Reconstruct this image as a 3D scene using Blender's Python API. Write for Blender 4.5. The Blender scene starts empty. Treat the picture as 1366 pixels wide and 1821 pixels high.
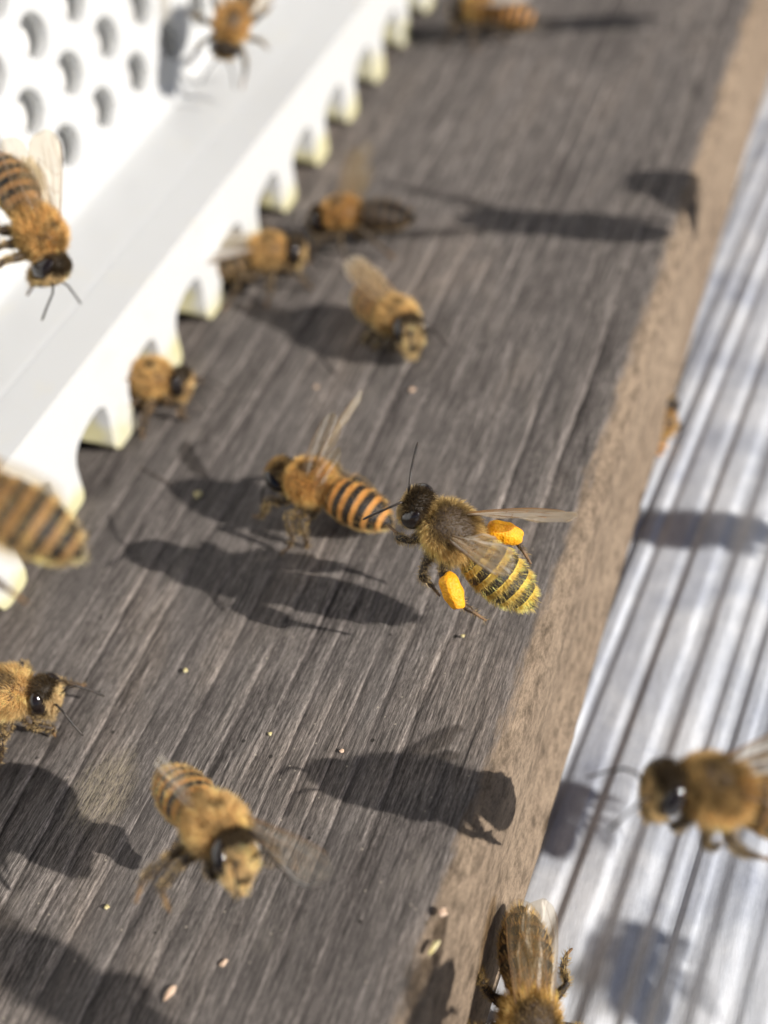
import bpy, bmesh, math, random
import numpy as np
from mathutils import Vector, Matrix

# ------------------------------------------------------------------ camera (units: centimetres)
F, PW, PH = 2200.0, 1366.0, 1821.0
A_ = np.array([1201, -2492, F]); A_ /= np.linalg.norm(A_)          # along the board, in camera axes
_u = (2492 * -530.0 - F * F) / 1201
R_ = -np.array([_u, -530.0, F]); R_ /= np.linalg.norm(R_)          # across the board
U_ = np.cross(R_, A_)
M = np.array([R_, A_, U_])                                          # camera axes (right, down, forward) -> world
CAM = np.array([0.0, 0.0, 8.3])
scene = bpy.context.scene
cd = bpy.data.cameras.new('camera'); cam = bpy.data.objects.new('camera', cd)
scene.collection.objects.link(cam); scene.camera = cam
cx, cy, cz = M @ [1, 0, 0], M @ [0, -1, 0], M @ [0, 0, -1]
cam.matrix_world = Matrix(((cx[0], cy[0], cz[0], CAM[0]), (cx[1], cy[1], cz[1], CAM[1]), (cx[2], cy[2], cz[2], CAM[2]), (0, 0, 0, 1)))
cd.sensor_fit = 'VERTICAL'; cd.sensor_height = 24.0; cd.lens = 24.0 * F / PH
cd.clip_start = 0.05; cd.clip_end = 20000
cd.dof.use_dof = True; cd.dof.focus_distance = 10.3
cd.dof.aperture_fstop = cd.lens * 0.001 / 0.27
cd.dof.aperture_blades = 0

def ray(px, py): return M @ np.array([px - PW / 2, py - PH / 2, F])
def at(px, py, z=0.0):
    d = ray(px, py); return CAM + d * ((z - CAM[2]) / d[2])
def dirc(deg, t):
    k = math.sqrt(max(0, 1 - t * t)); a = math.radians(deg)
    return M @ np.array([k * math.cos(a), -k * math.sin(a), -t])

# ------------------------------------------------------------------ light
SUN = np.array([2.3, -0.2, 1.0]); SUN /= np.linalg.norm(SUN)
elev = math.asin(SUN[2]); az = math.atan2(SUN[0], SUN[1])
w = bpy.data.worlds.new('World'); scene.world = w; w.use_nodes = True
nt = w.node_tree; sky = nt.nodes.new('ShaderNodeTexSky'); sky.sky_type = 'NISHITA'; sky.sun_disc = False
sky.air_density = .4; sky.dust_density = .3; sky.sun_elevation = elev; sky.sun_rotation = az
nt.links.new(sky.outputs[0], nt.nodes['Background'].inputs[0]); nt.nodes['Background'].inputs[1].default_value = 0.05
ld = bpy.data.lights.new('sun', 'SUN'); ld.energy = 5.0; ld.angle = math.radians(0.5); ld.color = (1.0, 0.94, 0.86)
sun = bpy.data.objects.new('sun', ld); scene.collection.objects.link(sun)
sun.rotation_euler = Vector(SUN).to_track_quat('Z', 'Y').to_euler(); sun.location = (20, 0, 12)
scene.view_settings.view_transform = 'Standard'; scene.view_settings.look = 'None'
scene.view_settings.exposure = 0.32; scene.view_settings.gamma = 1.0
scene.cycles.use_denoising = True
scene.cycles.max_bounces = 8; scene.cycles.transparent_max_bounces = 12
scene.cycles.sample_clamp_indirect = 6.0

# ------------------------------------------------------------------ helpers
rng = np.random.default_rng(7)
col = scene.collection
def mesh_obj(name, verts, faces, mat, parent=None, smooth=True):
    me = bpy.data.meshes.new(name)
    me.from_pydata([tuple(v) for v in verts], [], [tuple(f) for f in faces]); me.update()
    if smooth: me.polygons.foreach_set('use_smooth', [True] * len(me.polygons))
    for m in (mat if isinstance(mat, (list, tuple)) else [mat]): me.materials.append(m)
    o = bpy.data.objects.new(name, me); col.objects.link(o)
    if parent: o.parent = parent
    return o
def tag(o, label=None, cat=None, group=None, kind=None):
    if label: o['label'] = label
    if cat: o['category'] = cat
    if group: o['group'] = group
    if kind: o['kind'] = kind
    return o
def baked(o):
    """replace an object's mesh by its evaluated mesh"""
    dg = bpy.context.evaluated_depsgraph_get(); dg.update()
    me = bpy.data.meshes.new_from_object(o.evaluated_get(dg)); old = o.data
    o.modifiers.clear(); o.data = me; bpy.data.meshes.remove(old); return o

class NT:
    def __init__(s, name):
        s.m = bpy.data.materials.new(name); s.m.use_nodes = True; s.t = s.m.node_tree
        s.b = s.t.nodes['Principled BSDF']; s.out = s.t.nodes['Material Output']
    def n(s, typ, **kw):
        nd = s.t.nodes.new(typ)
        for k, v in kw.items():
            if k in ('ins',):
                for a, b in v.items():
                    if hasattr(b, 'is_output') or isinstance(b, bpy.types.NodeSocket): s.t.links.new(b, nd.inputs[a])
                    else: nd.inputs[a].default_value = b
            else: setattr(nd, k, v)
        return nd
    def L(s, a, b): s.t.links.new(a, b)
    def math(s, op, a, b=None, c=None):
        nd = s.n('ShaderNodeMath', operation=op)
        for i, x in enumerate((a, b, c)):
            if x is None: continue
            if isinstance(x, bpy.types.NodeSocket): s.L(x, nd.inputs[i])
            else: nd.inputs[i].default_value = x
        return nd.outputs[0]
    def mix(s, f, a, b, blend='MIX'):
        nd = s.n('ShaderNodeMix', data_type='RGBA', blend_type=blend)
        for i, x in ((0, f), (6, a), (7, b)):
            if isinstance(x, bpy.types.NodeSocket): s.L(x, nd.inputs[i])
            else: nd.inputs[i].default_value = x if i == 0 else (*x, 1) if len(x) == 3 else x
        return nd.outputs[2]
    def ramp(s, f, stops, interp='LINEAR'):
        nd = s.n('ShaderNodeValToRGB'); cr = nd.color_ramp; cr.interpolation = interp
        while len(cr.elements) < len(stops): cr.elements.new(0.5)
        for e, (p, c) in zip(cr.elements, stops):
            e.position = p; e.color = (*c, 1) if hasattr(c, '__len__') else (c, c, c, 1)
        s.L(f, nd.inputs[0]); return nd.outputs[0]
    def noise(s, vec, scale, detail=4, rough=.55, dist=0.0, sc=None):
        if sc is not None:
            mp = s.n('ShaderNodeMapping'); s.L(vec, mp.inputs[0]); mp.inputs['Scale'].default_value = sc; vec = mp.outputs[0]
        nd = s.n('ShaderNodeTexNoise'); s.L(vec, nd.inputs['Vector'])
        nd.inputs['Scale'].default_value = scale; nd.inputs['Detail'].default_value = detail
        nd.inputs['Roughness'].default_value = rough; nd.inputs['Distortion'].default_value = dist
        return nd.outputs[0]
    def attr(s, name): return s.n('ShaderNodeAttribute', attribute_name=name)
    def obj(s): return s.n('ShaderNodeTexCoord').outputs['Object']
    def bump(s, h, dist, strength=1.0, normal=None):
        nd = s.n('ShaderNodeBump'); s.L(h, nd.inputs['Height']); nd.inputs['Distance'].default_value = dist
        nd.inputs['Strength'].default_value = strength
        if normal is not None: s.L(normal, nd.inputs['Normal'])
        return nd.outputs[0]
    def set(s, **kw):
        names = dict(color='Base Color', rough='Roughness', metal='Metallic', normal='Normal', spec='Specular IOR Level',
                     alpha='Alpha', sss='Subsurface Weight', sssr='Subsurface Radius', ssss='Subsurface Scale', coat='Coat Weight', coatr='Coat Roughness', sheen='Sheen Weight')
        for k, v in kw.items():
            i = s.b.inputs[names[k]]
            if isinstance(v, bpy.types.NodeSocket): s.L(v, i)
            else: i.default_value = (*v, 1) if hasattr(v, '__len__') and len(v) == 3 and k == 'color' else v
        return s.m

def vnoise(x, y, seed):
    """smooth 2-D value noise"""
    r = np.random.default_rng(seed); g = r.random((256, 256))
    xi = np.floor(x).astype(int); yi = np.floor(y).astype(int); fx = x - xi; fy = y - yi
    fx = fx * fx * (3 - 2 * fx); fy = fy * fy * (3 - 2 * fy)
    a = g[xi % 256, yi % 256]; b = g[(xi + 1) % 256, yi % 256]; c = g[xi % 256, (yi + 1) % 256]; d = g[(xi + 1) % 256, (yi + 1) % 256]
    return (a * (1 - fx) + b * fx) * (1 - fy) + (c * (1 - fx) + d * fx) * fy

# ------------------------------------------------------------------ ground and landing board
n = NT('grass_ground'); c = n.noise(n.obj(), .35, 6)
m_ground = n.set(color=n.ramp(c, [(.3, (.03, .05, .015)), (.7, (.09, .11, .04))]), rough=.95)
tag(mesh_obj('ground', [(-6000, -6000, -45), (6000, -6000, -45), (6000, 6000, -45), (-6000, 6000, -45)], [(0, 1, 2, 3)], m_ground), kind='structure')

def wood_material():
    n = NT('weathered_board'); o = n.obj(); ring = n.attr('ring').outputs['Fac']; side = n.attr('side').outputs['Fac']
    fr = n.math('FRACT', ring)
    jit = n.noise(o, 1.0, 5, .7, sc=(9, .9, 9))
    fr2 = n.math('FRACT', n.math('ADD', ring, n.math('MULTIPLY', n.math('SUBTRACT', jit, .5), .16)))
    base = n.ramp(fr2, [(0, (.055, .046, .042)), (.07, (.10, .086, .078)), (.25, (.165, .142, .128)), (.60, (.18, .157, .14)), (.82, (.225, .195, .173)), (.93, (.32, .275, .245)), (.975, (.28, .24, .212)), (1, (.055, .046, .042))])
    weak = n.ramp(n.noise(o, 1.0, 3, .5, .2, sc=(.9, .16, .9)), [(.42, .12), (.62, 1.0)])
    base = n.mix(weak, (.185, .160, .143), base)
    fib = n.noise(o, 1.0, 8, .75, sc=(38, 2.1, 38))
    fine = n.noise(o, 1.0, 4, .8, sc=(110, 14, 110))
    blot = n.noise(o, 1.0, 5, .6, .5, sc=(.75, .3, .75))
    c = n.mix(1.0, base, n.ramp(fib, [(.35, .25), (.5, .95), (.65, 2.0)]), 'MULTIPLY')
    c = n.mix(1.0, c, n.ramp(fine, [(.32, .35), (.5, 1.0), (.70, 1.9)]), 'MULTIPLY')
    c = n.mix(1.0, c, n.ramp(blot, [(.3, (.68, .67, .68)), (.5, (1, 1, 1)), (.7, (1.35, 1.28, 1.2))]), 'MULTIPLY')
    # smooth patches where the stain film still covers the grain
    ck = n.noise(o, 1.0, 6, .65, .6, sc=(7.5, .28, 7.5)); c = n.mix(n.ramp(ck, [(.30, 1.0), (.36, 0.0)]), c, (.022, .018, .016)); dirt = n.noise(o, 1.0, 7, .75, sc=(2.6, 1.1, 2.6)); c = n.mix(n.ramp(dirt, [(.58, 0.0), (.70, .55)]), c, (.30, .26, .22)); c = n.mix(n.ramp(dirt, [(.28, .6), (.40, 0.0)]), c, (.06, .05, .046))
    pm = n.n('ShaderNodeMapping'); n.L(o, pm.inputs[0]); pc = at(185, 1400); pm.inputs['Location'].default_value = (-pc[0] / .55, -pc[1] / .8, 0); pm.inputs['Scale'].default_value = (1 / .55, 1 / .8, 1)
    dist = n.n('ShaderNodeVectorMath', operation='LENGTH'); n.L(pm.outputs[0], dist.inputs[0])
    pk = n.math('MULTIPLY', n.ramp(n.math('ADD', dist.outputs['Value'], n.math('MULTIPLY', dirt, .8)), [(.75, 1.0), (1.0, 0.0)]), n.ramp(fine, [(.46, 0.0), (.56, .75)]))
    c = n.mix(pk, c, (.42, .35, .24))
    film = n.ramp(n.noise(o, 1.0, 4, .55, .3, sc=(1.1, .22, 1.1)), [(.45, 0.0), (.66, .4)])
    c = n.mix(film, c, (.165, .146, .134))
    vor = n.n('ShaderNodeTexVoronoi'); n.L(o, vor.inputs['Vector']); vor.inputs['Scale'].default_value = 5.5
    fleck = n.math('MULTIPLY', n.math('LESS_THAN', vor.outputs['Distance'], .055), .75)
    c = n.mix(fleck, c, (.5, .43, .34))
    vor2 = n.n('ShaderNodeTexVoronoi'); n.L(o, vor2.inputs['Vector']); vor2.inputs['Scale'].default_value = 3.1
    c = n.mix(n.math('MULTIPLY', n.math('LESS_THAN', vor2.outputs['Distance'], .06), .8), c, (.03, .026, .022))
    # the bare, worn side of the plank
    tn = n.noise(o, 1.0, 7, .7, sc=(16, 5, 9)); tb = n.noise(o, 1.0, 4, .6, sc=(1.2, .5, 1.2)); tf = n.noise(o, 1.0, 3, .8, sc=(60, 22, 60))
    t = n.mix(tb, (.17, .125, .09), (.40, .31, .225))
    t = n.mix(1.0, t, n.ramp(tn, [(.34, .5), (.5, 1.0), (.66, 1.35)]), 'MULTIPLY')
    t = n.mix(.7, t, n.ramp(tf, [(.35, .65), (.6, 1.25)]), 'MULTIPLY')
    sm = n.math('ADD', side, n.math('MULTIPLY', n.math('SUBTRACT', n.noise(o, 1.0, 6, .7, sc=(9, 2.2, 9)), .5), .55))
    sm = n.ramp(sm, [(.42, 0.0), (.58, 1.0)])
    c = n.mix(1.0, c, (.86, .885, .92), 'MULTIPLY'); c = n.mix(sm, c, t)
    h = n.math('ADD', n.math('MULTIPLY', fib, .6), n.math('MULTIPLY', fine, .3))
    return n.set(color=c, rough=.85, spec=.12, normal=n.bump(h, .045, 1.0))
m_wood = wood_material()

def ring_field(x, y):
    wx = x + .55 * (vnoise(x * .32 + 3, y * .055, 1) - .5) + .16 * (vnoise(x * .9, y * .16, 2) - .5) + .05 * (vnoise(x * 2.2, y * .4, 4) - .5) + .012 * y
    return wx / .36 + 1.9 * (vnoise(wx * .8, y * 0 + 1, 3) - .5)
def build_board():
    ys = np.concatenate([np.arange(-4, 11, .06), np.arange(11, 22, .14), np.arange(22, 42, .6)])
    xs = np.concatenate([np.arange(-14, -9.4, .4), np.arange(-9.4, -3.045, .022)])
    prof = [(x, 0.0, 0.0) for x in xs]
    r = .24
    for k in range(0, 9):
        a = math.pi / 2 * k / 8; prof.append((-2.8 - r + r * math.sin(a), -r + r * math.cos(a), .33 + .67 * k / 8))
    for z in np.arange(-.28, -1.56, -.06): prof.append((-2.8, z, 1.0))
    prof += [(-2.8, -1.58, 1.0), (-14, -1.58, 1.0)]
    P = np.array(prof); nx, ny = len(P), len(ys)
    X = np.repeat(P[None, :, 0], ny, 0); Z = np.repeat(P[None, :, 1], ny, 0); S = np.repeat(P[None, :, 2], ny, 0)
    Y = np.repeat(ys[:, None], nx, 1)
    ring = ring_field(X, Y); fr = ring - np.floor(ring)
    amp = .4 + .9 * vnoise(X * .5, Y * .12, 5)
    hgt = .013 * amp * (np.where(fr < .93, fr / .93, (1 - fr) / .07) - .5)
    top = (S == 0)
    Z = np.where(top, Z + hgt, Z)
    Z = np.where(S < 1, Z + .03 * (vnoise(X * .8, Y * .3, 6) - .5), Z)
    X = np.where(S > 0, X + .09 * (vnoise(Y * .35, Z * 2, 8) - .5) * np.minimum(1, S) + .012 * (vnoise(Y * 5, Z * 9, 9) - .5), X)
    near = np.clip((X + 3.55) / .5, 0, 1) * .32
    S = np.where(top, near, S)
    V = np.stack([X, Y, Z], -1).reshape(-1, 3)
    i = np.arange(ny - 1)[:, None] * nx; j = np.arange(nx)[None, :]; j2 = (j + 1) % nx
    Fc = np.stack([i + j, i + j2, i + nx + j2, i + nx + j], -1).reshape(-1, 4)
    fl = Fc.tolist(); fl.append(list(range(nx))[::-1]); fl.append([(ny - 1) * nx + k for k in range(nx)])
    o = mesh_obj('landing_board', V.tolist(), fl, m_wood)
    for nm, arr in (('ring', ring), ('side', S)):
        a = o.data.attributes.new(nm, 'FLOAT', 'POINT'); a.data.foreach_set('value', arr.reshape(-1).astype(np.float32))
    return tag(o, 'weathered grey brown wooden landing board with a bare tan edge', 'board')
build_board()

# ------------------------------------------------------------------ ribbed metal sheet
def build_metal():
    n = NT('aluminium'); o = n.obj()
    b1 = n.noise(o, .9, 5, .6, .4); b2 = n.noise(o, 1.0, 5, .7, sc=(9, 2, 9)); b3 = n.noise(o, 3.0, 3, .5)
    c = n.ramp(b1, [(.32, (.36, .39, .47)), (.5, (.54, .57, .63)), (.66, (.70, .72, .76))])
    c = n.mix(.7, c, n.ramp(b2, [(.3, .72), (.55, 1.0), (.7, 1.12)]), 'MULTIPLY')
    m = n.set(color=c, rough=n.ramp(b3, [(.3, .42), (.7, .58)]), metal=.0, spec=.5, normal=n.bump(n.math('ADD', n.math('MULTIPLY', b3, .3), n.math('MULTIPLY', b2, .3)), .02, .8))
    r = np.random.default_rng(3); xs = np.arange(-7.5, 12, .02)
    z = np.zeros_like(xs); x0 = -7.5
    while x0 < 12:
        wd = r.uniform(.17, .38); amp = r.uniform(.018, .042); flat = r.uniform(.15, .6)
        t = (xs - x0) / wd; k = (t >= 0) & (t < 1)
        s = np.clip(np.minimum(t, 1 - t) / (.5 - flat / 2 + 1e-6) , 0, 1)
        z = np.where(k, amp * (s * s * (3 - 2 * s)), z); x0 += wd + r.uniform(0, .05)
    ys = np.concatenate([np.arange(-6, 20, .35), np.arange(20, 60, 2)])
    yaw = .075; V = []; nx = len(xs)
    for y in ys:
        zz = z + .015 * (vnoise(xs * .5, np.full_like(xs, y * .25), 12) - .5)
        for x, q in zip(xs, zz): V.append((x + yaw * (y - 4), y, -1.78 + q + (-.012 * (y - 4))))
    for y in ys:
        for x in (xs[0], xs[-1]): V.append((x + yaw * (y - 4), y, -1.86 - .012 * (y - 4)))
    Fc = []
    for a in range(len(ys) - 1):
        for k in range(nx - 1): Fc.append((a * nx + k, a * nx + k + 1, (a + 1) * nx + k + 1, (a + 1) * nx + k))
        q = len(ys) * nx + a * 2; Fc.append((q + 1, q, q + 2, q + 3))
        Fc.append((a * nx + nx - 1, q + 1, q + 3, (a + 1) * nx + nx - 1)); Fc.append((q, a * nx, (a + 1) * nx, q + 2))
    tag(mesh_obj('metal_sheet', V, Fc, m), 'ribbed pale grey aluminium sheet lying below the wooden board', 'metal sheet')
build_metal()

# ------------------------------------------------------------------ hive and white plastic entrance guard
n = NT('gap_dark'); m_gap_dark = n.set(color=n.ramp(n.noise(n.obj(), 1, 5, .6, sc=(8, 1, 8)), [(.3, (.05, .035, .02)), (.7, (.11, .08, .05))]), rough=.85)
def box(bm, x0, x1, y0, y1, z0, z1):
    vs = [bm.verts.new(p) for p in ((x0, y0, z0), (x1, y0, z0), (x1, y1, z0), (x0, y1, z0), (x0, y0, z1), (x1, y0, z1), (x1, y1, z1), (x0, y1, z1))]
    for f in ((3, 2, 1, 0), (4, 5, 6, 7), (0, 1, 5, 4), (1, 2, 6, 5), (2, 3, 7, 6), (3, 0, 4, 7)): bm.faces.new([vs[k] for k in f])
def bm_obj(name, bm, mat, parent=None, smooth=False):
    me = bpy.data.meshes.new(name); bm.normal_update(); bm.to_mesh(me); bm.free()
    if smooth: me.polygons.foreach_set('use_smooth', [True] * len(me.polygons))
    me.materials.append(mat); o = bpy.data.objects.new(name, me); col.objects.link(o)
    if parent: o.parent = parent
    return o
bm = bmesh.new(); box(bm, -30, -10.32, -6, 42, 1.05, 28)
bmesh.ops.bevel(bm, geom=bm.edges[:], offset=.05, segments=2, affect='EDGES')
n = NT('hive_paint'); m_paint = n.set(color=n.ramp(n.noise(n.obj(), 1, 5, .6, sc=(1, 3, 1)), [(.3, (.74, .74, .73)), (.7, (.84, .84, .83))]), rough=.7)
tag(bm_obj('hive_box', bm, m_paint), 'pale hive box seen through the round holes of the white guard', 'hive')
bm = bmesh.new(); box(bm, -30, -9.75, -6, 42, .03, 1.0); bmesh.ops.bevel(bm, geom=bm.edges[:], offset=.05, segments=2, affect='EDGES')  # dark block added behind the teeth so the gaps stay black
tag(bm_obj('gap_dark_block', bm, m_gap_dark), 'dark wooden block added behind the white teeth to keep the gaps black', 'added dark block')

n = NT('white_plastic'); o_ = n.obj(); sep = n.n('ShaderNodeSeparateXYZ'); n.L(o_, sep.inputs[0])
side_shade = n.n('ShaderNodeMapRange'); n.L(sep.outputs[0], side_shade.inputs[0]); side_shade.inputs[1].default_value = -8.28; side_shade.inputs[2].default_value = -8.42; side_shade.inputs[3].default_value = 0.0; side_shade.inputs[4].default_value = .38
st = n.math('ADD', side_shade.outputs[0], n.math('ADD', n.math('MULTIPLY', sep.outputs[2], -1.9), n.math('MULTIPLY', n.noise(o_, 1.0, 4, .6, sc=(2.2, 1.6, 2.2)), 2.0)))
stain_shade = n.ramp(st, [(.30, 0.0), (.85, .85)])  # propolis stain at the tooth tips plus yellowish shade painted on their sides
cc = n.mix(stain_shade, (.58, .59, .595), (.57, .53, .28))
cc = n.mix(n.ramp(n.noise(o_, 1.7, 5, .6), [(.58, 0.0), (.76, .16)]), cc, (.7, .62, .35))
m_plastic = n.set(color=cc, rough=.34, spec=.5, sss=.25, ssss=.12, sssr=(1, .9, .7), normal=n.bump(n.noise(o_, 3, 3), .02, .2))

guard = bpy.data.objects.new('entrance_guard', None); col.objects.link(guard); guard.location = (-8.6, 8, 0)
tag(guard, 'white plastic entrance guard with rounded teeth and a wall full of round holes', 'entrance guard')
def under(o, root):
    o.parent = root; o.matrix_parent_inverse = Matrix.Translation(root.location).inverted(); return o
def build_teeth():
    # outline of one tooth and the arch after it: (y, z, how far the back edge steps along y)
    per = [(0.00, .13, 1), (.035, .035, 1), (.12, .005, .8), (.38, .005, 0), (.46, .03, 0), (.50, .11, 0), (.53, .26, 0), (.57, .40, 0), (.64, .50, 0), (.75, .565, 0),
           (.92, .61, 0), (1.10, .635, .0), (1.25, .63, .3), (1.335, .57, .7), (1.325, .44, 1), (1.265, .27, 1)]
    F_, B_ = [], []
    for k in range(-9, 26):
        y0 = 8.10 + 1.2 * k
        for (y, z, s) in per:
            F_.append((-8.25, y0 + y, z)); B_.append((-8.60, y0 + y - .07 * s, z + .15 * max(0, 1 - z / .4)))
    ya, yb = F_[0][1], F_[-1][1]
    F_ += [(-8.25, yb + .3, 1.18), (-8.25, ya - .3, 1.18)]; B_ += [(-8.87, yb + .6, 1.24), (-8.87, ya - .3, 1.24)]
    bm = bmesh.new(); fv = [bm.verts.new(p) for p in F_]; bv = [bm.verts.new(p) for p in B_]; N = len(fv)
    f1 = bm.faces.new(fv); f2 = bm.faces.new(bv[::-1])
    for k in range(N): bm.faces.new((fv[k], bv[k], bv[(k + 1) % N], fv[(k + 1) % N]))
    bmesh.ops.recalc_face_normals(bm, faces=bm.faces[:])
    rim = [e for e in f1.edges]
    bmesh.ops.bevel(bm, geom=rim, offset=.10, segments=5, affect='EDGES', clamp_overlap=True, profile=.5)
    bmesh.ops.triangulate(bm, faces=[f for f in bm.faces if len(f.verts) > 4])
    o = bm_obj('tooth_strip', bm, m_plastic, smooth=True)
    wn = o.modifiers.new('w', 'WEIGHTED_NORMAL'); wn.keep_sharp = True; o.data.set_sharp_from_angle(angle=math.radians(50)); baked(o); return under(o, guard)
build_teeth()
# the ledge, rising slightly to the fillet under the wall
V, Fc = [], []
prof = [(-8.872, 1.05), (-8.872, 1.232), (-8.90, 1.243)] + [(x, 1.243 + .11 * (-8.90 - x)) for x in (-8.95, -9.05, -9.3, -9.5)]
zc = 1.243 + .11 * .80
prof += [(-9.70 - .245 * math.sin(a), zc + .245 - .245 * math.cos(a)) for a in np.linspace(.12, math.pi / 2, 9)] + [(-9.975, zc + .25), (-9.975, 1.05)]
k_ = len(prof); yy = [-3, 40]
for y in yy:
    for (x, z) in prof: V.append((x, y, z))
for k in range(k_): Fc.append((k, (k + 1) % k_, k_ + (k + 1) % k_, k_ + k))
Fc += [list(range(k_)), [k_ + q for q in range(k_)][::-1]]
fil = mesh_obj('ledge', V, Fc, m_plastic); fil.data.set_sharp_from_angle(angle=math.radians(50))
bm = bmesh.new(); bm.from_mesh(fil.data); bmesh.ops.recalc_face_normals(bm, faces=bm.faces[:]); bm.to_mesh(fil.data); bm.free(); under(fil, guard)
def build_wall():
    bm = bmesh.new(); box(bm, -10.15, -9.955, -3, 40, 1.10, 16)
    o = bm_obj('perforated_wall', bm, m_plastic)
    cb = bmesh.new()
    for a in range(-12, 26):
        for b in range(-9, 6):
            y = 11.75 + .945 * a + .36 * b * -1 ; z = 3.22 + .0 * a + .66 * b
            if not (4 < y < 26 and 1.75 < z < 6.5): continue
            bmesh.ops.create_cone(cb, cap_ends=True, segments=28, radius1=.255, radius2=.255, depth=1.0, matrix=Matrix.Translation((-10.0, y * .985, 8.3 - (8.3 - z) * .985)) @ Matrix.Rotation(math.pi / 2, 4, 'Y'))
    c = bm_obj('cutter', cb, m_plastic)
    md = o.modifiers.new('b', 'BOOLEAN'); md.object = c; md.operation = 'DIFFERENCE'; md.solver = 'EXACT'
    baked(o); bpy.data.objects.remove(c)
    bv = o.modifiers.new('v', 'BEVEL'); bv.width = .03; bv.segments = 2; bv.limit_method = 'ANGLE'; bv.angle_limit = math.radians(60)
    baked(o); o.data.polygons.foreach_set('use_smooth', [True] * len(o.data.polygons)); o.data.set_sharp_from_angle(angle=math.radians(45))
    under(o, guard)
build_wall()

# ------------------------------------------------------------------ bee materials
def mat_body(name, warm, bandw, dust):
    """warm: colour of the pale part of each ring; bandw: share of the ring that is pale"""
    n = NT(name); o = n.obj()
    au, r_abd, r_leg = n.attr('au').outputs['Fac'], n.attr('abd').outputs['Fac'], n.attr('leg').outputs['Fac']
    lt, hd, pat = n.attr('lt').outputs['Fac'], n.attr('head').outputs['Fac'], n.attr('patch').outputs['Fac']
    ns = n.noise(o, 26, 3)
    fr = n.math('FRACT', n.math('ADD', n.math('MULTIPLY', au, 6), n.math('MULTIPLY', n.math('SUBTRACT', ns, .5), .16)))
    fr = n.math('MULTIPLY', fr, n.math('ADD', .85, n.math('MULTIPLY', au, .45)))
    fr = n.math('MULTIPLY', n.math('MINIMUM', fr, .999), 1.0)
    dark = (.010, .007, .005)
    band = n.ramp(fr, [(0, warm), (bandw, warm), (bandw + .10, dark), (.97, dark), (1, dark)])
    if dust: band = n.mix(n.math('MULTIPLY', n.ramp(n.noise(o, 75, 2, .8), [(.56, 0.0), (.62, 1.0)]), n.ramp(au, [(.35, .15), (.9, .85)])), band, (.50, .38, .05))
    thx = n.mix(pat, (.14, .085, .04), (.07, .046, .028))
    hc = n.mix(ns, (.02, .014, .010), (.06, .04, .02))
    lg = n.ramp(lt, [(.0, (.06, .035, .015)), (.35, (.022, .015, .01)), (.72, (.05, .028, .012)), (.85, (.22, .12, .05)), (1, (.16, .09, .04))])
    c = n.mix(r_abd, thx, band); c = n.mix(hd, c, hc); c = n.mix(r_leg, c, lg)
    return n.set(color=c, rough=n.ramp(n.noise(o, 40, 3), [(.3, .28), (.7, .55)]), spec=.5, coat=.0, coatr=.2, normal=n.bump(n.noise(o, 70, 4, .7), .010, .8))
M_ORANGE = mat_body('bee_body_orange', (.62, .29, .07), .40, False)
M_TAN = mat_body('bee_body_dusty', (.74, .52, .09), .34, True)
M_BROWN = mat_body('bee_body_brown', (.30, .16, .06), .42, False)
M_DARK = mat_body('bee_body_dark', (.10, .06, .03), .3, False)
n = NT('bee_fur'); a = n.attr('hc')
d1 = n.n('ShaderNodeBsdfDiffuse'); n.L(a.outputs['Color'], d1.inputs[0]); d2 = n.n('ShaderNodeBsdfTranslucent'); n.L(a.outputs['Color'], d2.inputs[0])
mx = n.n('ShaderNodeMixShader'); mx.inputs[0].default_value = .4; n.L(d1.outputs[0], mx.inputs[1]); n.L(d2.outputs[0], mx.inputs[2])
n.L(mx.outputs[0], n.out.inputs[0]); m_fur = n.m
n = NT('compound_eye'); vv = n.n('ShaderNodeTexVoronoi'); n.L(n.obj(), vv.inputs['Vector']); vv.inputs['Scale'].default_value = 160
m_eye = n.set(color=(.012, .008, .007), rough=.10, spec=.8, normal=n.bump(vv.outputs['Distance'], .002, .25))
n = NT('antenna_black'); m_ant = n.set(color=n.ramp(n.noise(n.obj(), 30), [(.4, (.012, .010, .009)), (.7, (.05, .035, .025))]), rough=.45)
n = NT('pollen_orange'); vv = n.n('ShaderNodeTexVoronoi'); n.L(n.obj(), vv.inputs['Vector']); vv.inputs['Scale'].default_value = 45
nb = n.noise(n.obj(), 9, 4)
m_pollen = n.set(color=n.ramp(nb, [(.3, (.80, .32, .004)), (.7, (.92, .45, .006))]), rough=.62, sss=.2, ssss=.03, normal=n.bump(n.math('ADD', vv.outputs['Distance'], nb), .012, .6))
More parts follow.
